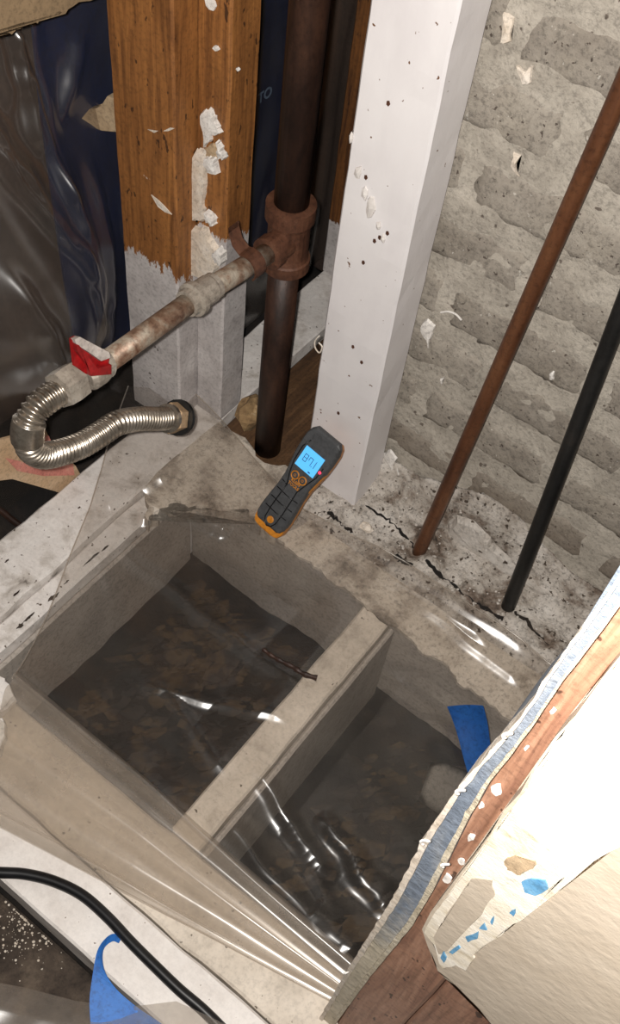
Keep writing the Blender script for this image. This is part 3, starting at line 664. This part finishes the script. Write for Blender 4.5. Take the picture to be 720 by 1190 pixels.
# blue tape on the header and paper scrap
def tapefn(u, v):
    a = at_z(519, 821, .026); b = at_z(561, 820, .026); c = at_z(574, 889, .020); d_ = at_z(546, 902, .020)
    p = a.lerp(b, u).lerp(d_.lerp(c, u), v); return p+Vector((0, 0, .005*math.sin(v*5)+.004*math.sin(u*3.1)*(1-v)))
bm = gridbm(8, 10, tapefn); bmesh.ops.solidify(bm, geom=bm.faces[:], thickness=.0008)
tag(fin('blue_tape', bm, 'blue_tape', None, True), 'strip of blue masking tape in the smaller pit beside the drywall', 'tape')
bm = gridbm(6, 6, lambda u, v: (lambda p: p+Vector((0, 0, .006*math.sin(u*4+v*2))))(at_z(500, 886, -.035).lerp(at_z(548, 896, -.035), u).lerp(at_z(485, 932, -.04).lerp(at_z(540, 960, -.04), u), v)))
bmesh.ops.solidify(bm, geom=bm.faces[:], thickness=.001)
tag(fin('paper_scrap', bm, 'paper', None, True), 'grey paper scrap under the plastic below the blue tape', 'paper')
# black cord
cd = fin('black_cord', tube(smooth_path([at_z(x, y, .008) for x, y in ((-420, 1080), (-240, 1030), (-60, 1012), (0, 1014), (30, 1016), (62, 1024), (95, 1040), (125, 1066), (152, 1095), (180, 1123), (208, 1150), (235, 1173), (262, 1200), (300, 1240))], 10), .0068, 12), 'black', None, True)
tag(cd, 'black cord curving over the white plank at lower left', 'cord')
# blue strap looped over the plank edge
LB = smooth_path([at_z(x, y, z) for x, y, z in ((104, 1215, .018), (105, 1190, .020), (104, 1162, .024), (108, 1130, .026), (113, 1105, .024), (122, 1091, .016), (132, 1085, .008), (141, 1090, .002))], 5)
RB = smooth_path([at_z(x, y, z) for x, y, z in ((215, 1215, .012), (188, 1190, .014), (160, 1171, .018), (134, 1148, .022), (121, 1126, .022), (120, 1104, .015), (130, 1094, .008), (138, 1096, .002))], 5)
bm = bmesh.new(); prev = None
for a_, b_ in zip(LB, RB):
    r_ = [bm.verts.new(q) for q in (a_, b_, b_-Vector((0, 0, .001)), a_-Vector((0, 0, .001)))]
    if prev:
        for j in range(4): bm.faces.new((prev[j], prev[(j+1) % 4], r_[(j+1) % 4], r_[j]))
    else: bm.faces.new(r_)
    prev = r_
bm.faces.new(prev)
tag(fin('blue_strap', bm, 'blue_tape', None, False), 'blue tape strap looped over the white plank edge', 'strap')
# splintered white pieces at the left edge
for i, (L, m) in enumerate(((((-25, 780), (2, 790), (14, 800), (20, 815), (4, 832), (-25, 840)), 'white_worn'), (((-25, 845), (6, 838), (9, 860), (2, 880), (-25, 886)), 'plaster_white'))):
    tag(slab('splintered_wood', [at_z(x, y, .004) for x, y in L], (0, 0, 1), .016, m, None, .003, 3, .002), ('large cracked white splinter at the left edge beside the pit', 'small white splinter at the left edge above the folded plastic')[i], 'splinter')

# ============================================================ FRONT DRYWALL AND STUDS
YF = .24
wf = empty('wall_front', (0.3, YF, 0)); tag(wf, kind='structure')
def fe(x, y): return at_y(x, y, YF)
edge = [(745, 735), (722, 760), (700, 787), (668, 832), (645, 856), (623, 887), (604, 922), (585, 942), (560, 985), (538, 1010), (515, 1040), (500, 1060), (490, 1080), (496, 1098), (504, 1112), (508, 1128), (518, 1138), (540, 1152), (556, 1172), (572, 1192)]
pl = [fe(*p) for p in edge]
pl = [Vector((.012, YF, 1.35))]+pl+[Vector((.16, YF, .41)), Vector((.30, YF, .40)), Vector((.85, YF, .38)), Vector((.85, YF, 1.35))]
slab('drywall_sheet', pl, (0, 1, 0), .013, 'drywall', wf)
# torn paper and compound layer along the cut
tr = [(745, 738), (722, 764), (700, 792), (668, 838), (645, 862), (623, 893), (604, 928), (585, 950), (560, 992), (538, 1018), (516, 1046), (503, 1064), (494, 1082), (505, 1096), (511, 1118), (515, 1124), (530, 1120), (542, 1126), (552, 1112), (548, 1104), (575, 1090), (583, 1086), (590, 1076), (612, 1064), (625, 1050), (640, 1030), (652, 1020), (690, 1000), (760, 960), (800, 900)]
slab('torn_compound', [at_y(x, y, YF-.0002) for x, y in tr], (0, -1, 0), .0014, 'torn', wf, .0006, 3)
slab('paint_island', [at_y(x, y, YF-.0016) for x, y in ((504, 1088), (520, 1060), (535, 1040), (548, 1020), (572, 1022), (575, 1040), (560, 1062), (540, 1082), (520, 1104), (510, 1108))], (0, -1, 0), .0008, 'drywall', wf, .001, 3)
slab('paint_island', [at_y(x, y, YF-.0016) for x, y in ((586, 1000), (600, 993), (622, 1000), (620, 1008), (605, 1016), (590, 1010))], (0, -1, 0), .0008, 'plaster_tan', wf, .001, 3)
for L in (((606, 1024), (618, 1020), (634, 1022), (637, 1032), (622, 1040), (610, 1036)), ((512, 1112), (516, 1104), (519, 1112), (516, 1118)), ((522, 1106), (533, 1098), (535, 1101), (526, 1108)), ((541, 1088), (556, 1082), (555, 1090), (544, 1094)), ((557, 1078), (563, 1072), (566, 1080)), ((592, 1060), (599, 1056), (597, 1064)), ((570, 1070), (574, 1064), (572, 1074))):
    slab('blue_paint_flake', [at_y(x, y, YF-.0018) for x, y in L], (0, -1, 0), .0008, 'blue_flake', wf, .0006, 2)
# return board lining the stud's side, its ragged cut edge toward the opening
LE = [(-.0279, -.1), (-.0264, .2547), (-.0223, .5225), (-.0241, .6484), (-.0213, .7449), (-.0168, .7986), (-.0126, .8451), (-.0114, .8874), (-.0108, .929), (-.009, .9616), (-.0085, .99), (-.0085, 1.4)]
ME = [(-.0112, -.1), (-.0054, .2974), (.0001, .4922), (-.0012, .576), (-.0072, .7235), (-.0081, .7802), (-.0058, .827), (-.005, .864), (-.0047, .9047), (-.0031, .9419), (-.0021, .97), (-.002, 1.4)]
def pw(T_, z):
    for (a, za), (b, zb) in zip(T_, T_[1:]):
        if z <= zb: return a+(b-a)*(z-za)/(zb-za)
    return T_[-1][0]
def strip(name, mat, f0, f1, y0, y1, n, amp, deep=False):
    bm = bmesh.new(); R = []
    for i in range(n):
        z = .001+1.349*i/(n-1); a = pw(LE, z); b = pw(ME, z)
        j = noise.noise(Vector((1, f0*9, z*60)))*amp+noise.noise(Vector((4, f0*9, z*170)))*amp*.7; k = noise.noise(Vector((7, f1*9, z*45)))*amp*.7
        xa = a+(b-a)*f0(z) if callable(f0) else a+(b-a)*f0; xb = a+(b-a)*f1
        R.append([bm.verts.new(q) for q in ((xa+j, y0+abs(j), z), (xb+k, y0+abs(k), z), (xb+k, YF+.0142 if deep else y1, z))+(((min(xb+k, -.0104), YF+.0142, z), (min(xb+k, -.0104), y1, z)) if deep else ())+((xa+j*.5, y1, z),)])
    for a, b in zip(R, R[1:]):
        for i in range(len(a)): bm.faces.new((a[i], a[(i+1) % len(a)], b[(i+1) % len(a)], b[i]))
    bm.faces.new(R[0]); bm.faces.new(R[-1]); return fin(name, bm, mat, wf)
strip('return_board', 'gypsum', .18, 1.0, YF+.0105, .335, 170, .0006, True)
strip('torn_paper_edge', 'plaster', 0.0, .22, YF+.0075, YF+.03, 240, .0013)
strip('gypsum_core', 'gypsum_core', .80, 1.0, YF+.0075, YF+.0104, 200, .0007)
tag(beam('jamb_stud', -.0100, .0455, YF+.0152, YF+.09, .002, 1.35, 'stud_front', jit=.0006), 'bare brown stud edge between the cut drywall and its pale side board', 'stud')
tag(beam('cripple_stud', .0465, .095, YF+.0165, YF+.09, .002, 1.35, 'stud_front', jit=.0006), 'second brown stud showing below the broken drywall at the bottom', 'stud')
js = bpy.data.objects['jamb_stud']
for px, py, r in ((577, 917, .0035), (560, 935, .002), (548, 972, .0025), (575, 965, .0015), (612, 868, .0012), (536, 1000, .003), (520, 1020, .0035), (643, 825, .0015)):
    c = at_y(px, py, YF+.0148); slab('plaster_flake', [c+Vector((math.cos(a_)*r*random.uniform(.5, 1), 0, 2.4*math.sin(a_)*r*random.uniform(.5, 1.2))) for a_ in [i*.78 for i in range(8)]], (0, -1, 0), .0012, 'plaster_white', js)
# curls of torn paper along the cut
for px, py, r in ((537, 916, .0030), (496, 975, .0040), (519, 1002, .003), (527, 1042, .0025), (592, 850, .0025), (404, 1128, .002)):
    c = at_y(px, py, YF+.006)
    fin('paper_curl', tube([c+Vector((math.cos(t)*r*.6, -.004*math.sin(t*.5), math.sin(t)*r)) for t in [i*.6 for i in range(9)]], .0009, 6), 'plaster_white', wf, True)

# ============================================================ CLEAR PLASTIC
# sheet over the pits, gathered in folds at the front
rows = [((150, 462), (226, 470)), ((125, 525), (292, 540)), ((105, 590), (352, 600)), ((80, 650), (470, 662)), ((55, 715), (640, 780)), ((32, 765), (735, 868)), ((16, 797), (425, 1138))]
rw = [(at_z(*a, 0), at_z(*b, 0)) for a, b in rows]
def ridge(p, ang, f, seed, sharp=1.6):
    c, s = math.cos(ang), math.sin(ang); a = p.x*c+p.y*s; b = -p.x*s+p.y*c
    n = noise.noise(Vector((a*f*.18, b*f, seed))); return math.exp(-(n*3.6)**2)*sharp/1.6
CR = [((395, 640), (560, 752), .010, .009), ((430, 640), (610, 765), .008, .010), ((300, 905), (378, 1018), .010, .008), ((378, 955), (448, 1062), .011, .008), ((396, 978), (480, 1078), .009, .008), ((330, 950), (400, 1090), .007, .007),
      ((362, 1062), (410, 1110), .012, .010), ((262, 962), (400, 1118), .010, .009), ((225, 600), (262, 622), .010, .008), ((140, 640), (330, 790), .006, .009), ((175, 800), (330, 840), .005, .007), ((190, 800), (260, 900), .004, .007), 
      ((120, 590), (190, 560), .007, .009), ((160, 570), (168, 610), .008, .007), ((460, 690), (600, 800), .007, .008), ((20, 800), (215, 968), .012, .010), ((240, 480), (330, 590), .006, .008)]
CR = [(at_z(*a, 0), at_z(*b, 0), h*1.1, w_*1.25) for a, b, h, w_ in CR]
def crease(p):
    h = 0
    for a, b, hh, ww in CR:
        ab = b-a; t = (p-a).dot(ab)/ab.length_squared
        if t < -.1 or t > 1.1: continue
        q = a+ab*t; wob = .006*noise.noise(Vector((t*4, hh*900, ww*700)))
        n_ = Vector((-ab.y, ab.x, 0)).normalized(); d_ = abs((p-q).dot(n_)-wob)
        if d_ < ww*2.5: h = max(h, hh*math.exp(-(d_/ww)**2)*min(1, max(0, (t+.1)*6))*min(1, max(0, (1.1-t)*6)))
    return h
def sheet(u, v):
    t = v*(len(rw)-1); i = min(int(t), len(rw)-2); f = t-i
    a = rw[i][0].lerp(rw[i+1][0], f); b = rw[i][1].lerp(rw[i+1][1], f)
    p = a.lerp(b, u); h = .012
    inpit = min(1, max(0, (p.y-.33)/.05))*min(1, max(0, (.72-p.y)/.06))
    ind = inpit*(min(1, max(0, abs(p.x+.283)-.03)/.06))
    h -= .016*ind
    h += (.002+.004*ind)*ridge(p, -.35, 7, 3)+.002*ridge(p, .9, 7, 8)+.004*noise.noise(p*8)
    h += crease(p)
    if t < 1.2: h += .010*(1.2-t)
    return Vector((p.x, p.y, max(h, .006) if not ind else h))
fp = tag(sheet_obj('floor_plastic', gridbm(520, 400, sheet), 'sheet', (0, 0, 1)), 'clear plastic sheet spread over the soil pits, folded at the front', 'plastic sheet')
ed = [sheet(0, i/120)+Vector((0, 0, .0012)) for i in range(121)]
eg = fin('cut_edge', tube(ed, .0011, 6), 'sheet_fold', None, True); eg.parent = fp
ed = [sheet(1, i/160*.72)+Vector((0, 0, .0012)) for i in range(161)]
eg = fin('cut_edge', tube(ed, .0011, 6), 'sheet_fold', None, True); eg.parent = fp
# the front of the sheet gathered in long layered folds
frow = [((24, 786), (430, 1132)), ((10, 812), (415, 1146)), ((-4, 850), (405, 1153)), ((-14, 885), (400, 1158)), ((-24, 925), (394, 1163)), ((-32, 948), (386, 1168))]
fr_ = [(at_z(*a, 0), at_z(*b, 0)) for a, b in frow]
def folds(layer):
    def f_(u, v):
        vv = v*(.96 if layer else 1)+(.03 if layer else 0); t = vv*(len(fr_)-1); i = min(int(t), len(fr_)-2); f = t-i
        p = fr_[i][0].lerp(fr_[i+1][0], f).lerp(fr_[i][1].lerp(fr_[i+1][1], f), u)
        tap = .25+.75*min(1, (1-u)*1.8); wv = vv+.05*noise.noise(Vector((u*2.2, layer*5, 1)))+.02*math.sin(u*5+layer)
        prof = 0
        for c, w_, hh in ((.07, .06, 1.0), (.44, .12, .9), (.92, .07, .8)) if not layer else ((.22, .10, .8), (.70, .13, .8)):
            prof = max(prof, hh*math.exp(-((wv-c)/w_)**2))
        h = .009+.006*layer+tap*.022*prof+.003*noise.noise(Vector((p.x*9, p.y*12, layer*3)))
        return Vector((p.x, p.y, h*(1 if 0 < v < 1 else .8)))
    return f_
for ly in (0, 1):
    o = sheet_obj('folded_edge', gridbm(200, 110, folds(ly)), 'sheet_fold', (0, 0, 1)); o.parent = fp
# hanging plastic, left of the brown stud
HC_ = [((45, 40), (53, 175), .016, .011), ((50, 80), (74, 262), .018, .011), ((-10, 120), (45, 250), .016, .013), ((0, 170), (72, 300), .014, .011), ((28, 205), (70, 290), .012, .010), ((20, 0), (35, 130), .008, .012), ((70, 20), (82, 330), .008, .016), ((60, 290), (75, 420), .009, .012), ((35, 385), (60, 400), .014, .012), ((90, 150), (125, 60), .008, .014), ((110, 200), (118, 440), .008, .014), ((-20, 300), (30, 460), .010, .014)]
HC_ = [(Vector((at_x(*a, -.87).y, at_x(*a, -.87).z, 0)), Vector((at_x(*b, -.87).y, at_x(*b, -.87).z, 0)), h, w_) for a, b, h, w_ in HC_]
def hang(u, v):
    y = -.05+.95*u; z = -.055+1.35*v
    lean = min(1, max(0, (.85-z)/.9)); x = -.945+.085*lean+.008*noise.noise(Vector((y*5, z*1.2, 1)))+.006*noise.noise(Vector((y*16, z*2.5, 3)))
    x += .035*max(0, .12-z)*3*(.5+.5*noise.noise(Vector((y*8, 0, 2))))
    x += .125*math.exp(-((z-.30)/.17)**2)*math.exp(-((y-.64)/.15)**2)
    p = Vector((y, z, 0)); h = 0
    for a, b, hh, ww in HC_:
        ab = b-a; t = (p-a).dot(ab)/ab.length_squared
        if -.1 < t < 1.1:
            n_ = Vector((-ab.y, ab.x, 0)).normalized(); d_ = abs((p-a-ab*t).dot(n_)-.006*noise.noise(Vector((t*5, hh*900, 0))))
            h = max(h, hh*1.25*math.exp(-(d_/ww)**2)*min(1, (t+.1)*5)*min(1, (1.1-t)*5)*(1+.55*noise.noise(Vector((z*24, y*9, hh*700)))))
    x += h
    return Vector((x, y, z))
tag(sheet_obj('hanging_plastic', gridbm(300, 320, hang), 'sheet_hang', (1, 0, 0)), 'clear glossy plastic hanging at left behind the red valve', 'plastic sheet')
def hang2(u, v):
    y = .955+.45*u; z = .004+1.25*v
    return Vector((-.806+.006*noise.noise(Vector((y*6, z*3, 4)))+.010*ridge(Vector((y, z, 0)), 1.5, 13, 9), y, z))
tag(sheet_obj('far_plastic', gridbm(60, 90, hang2), 'sheet_hang', (1, 0, 0)), 'clear plastic hanging behind the vent pipe between the studs', 'plastic sheet')
# crumpled plastic at the very bottom left
def crump(u, v):
    a = [at_z(-30, 1142, -.02), at_z(30, 1152, -.02), at_z(90, 1168, -.02), at_z(150, 1176, -.01), at_z(205, 1168, -.0), at_z(265, 1196, 0)]
    t = u*5; i = min(int(t), 4); q = a[i].lerp(a[i+1], t-i); p = q+Vector((.02, -.17, -.02))*v
    p.z = max(p.z, 0 if p.y > .125 else -.03)+.02+.020*ridge(p, .5, 12, 3)*min(1, v*5+.15)+.006*noise.noise(p*25); return p
tag(sheet_obj('crumpled_plastic', gridbm(80, 60, crump), 'sheet_fold', (0, 0, 1)), 'crumpled clear plastic at the bottom left corner over the blue strap', 'plastic sheet')
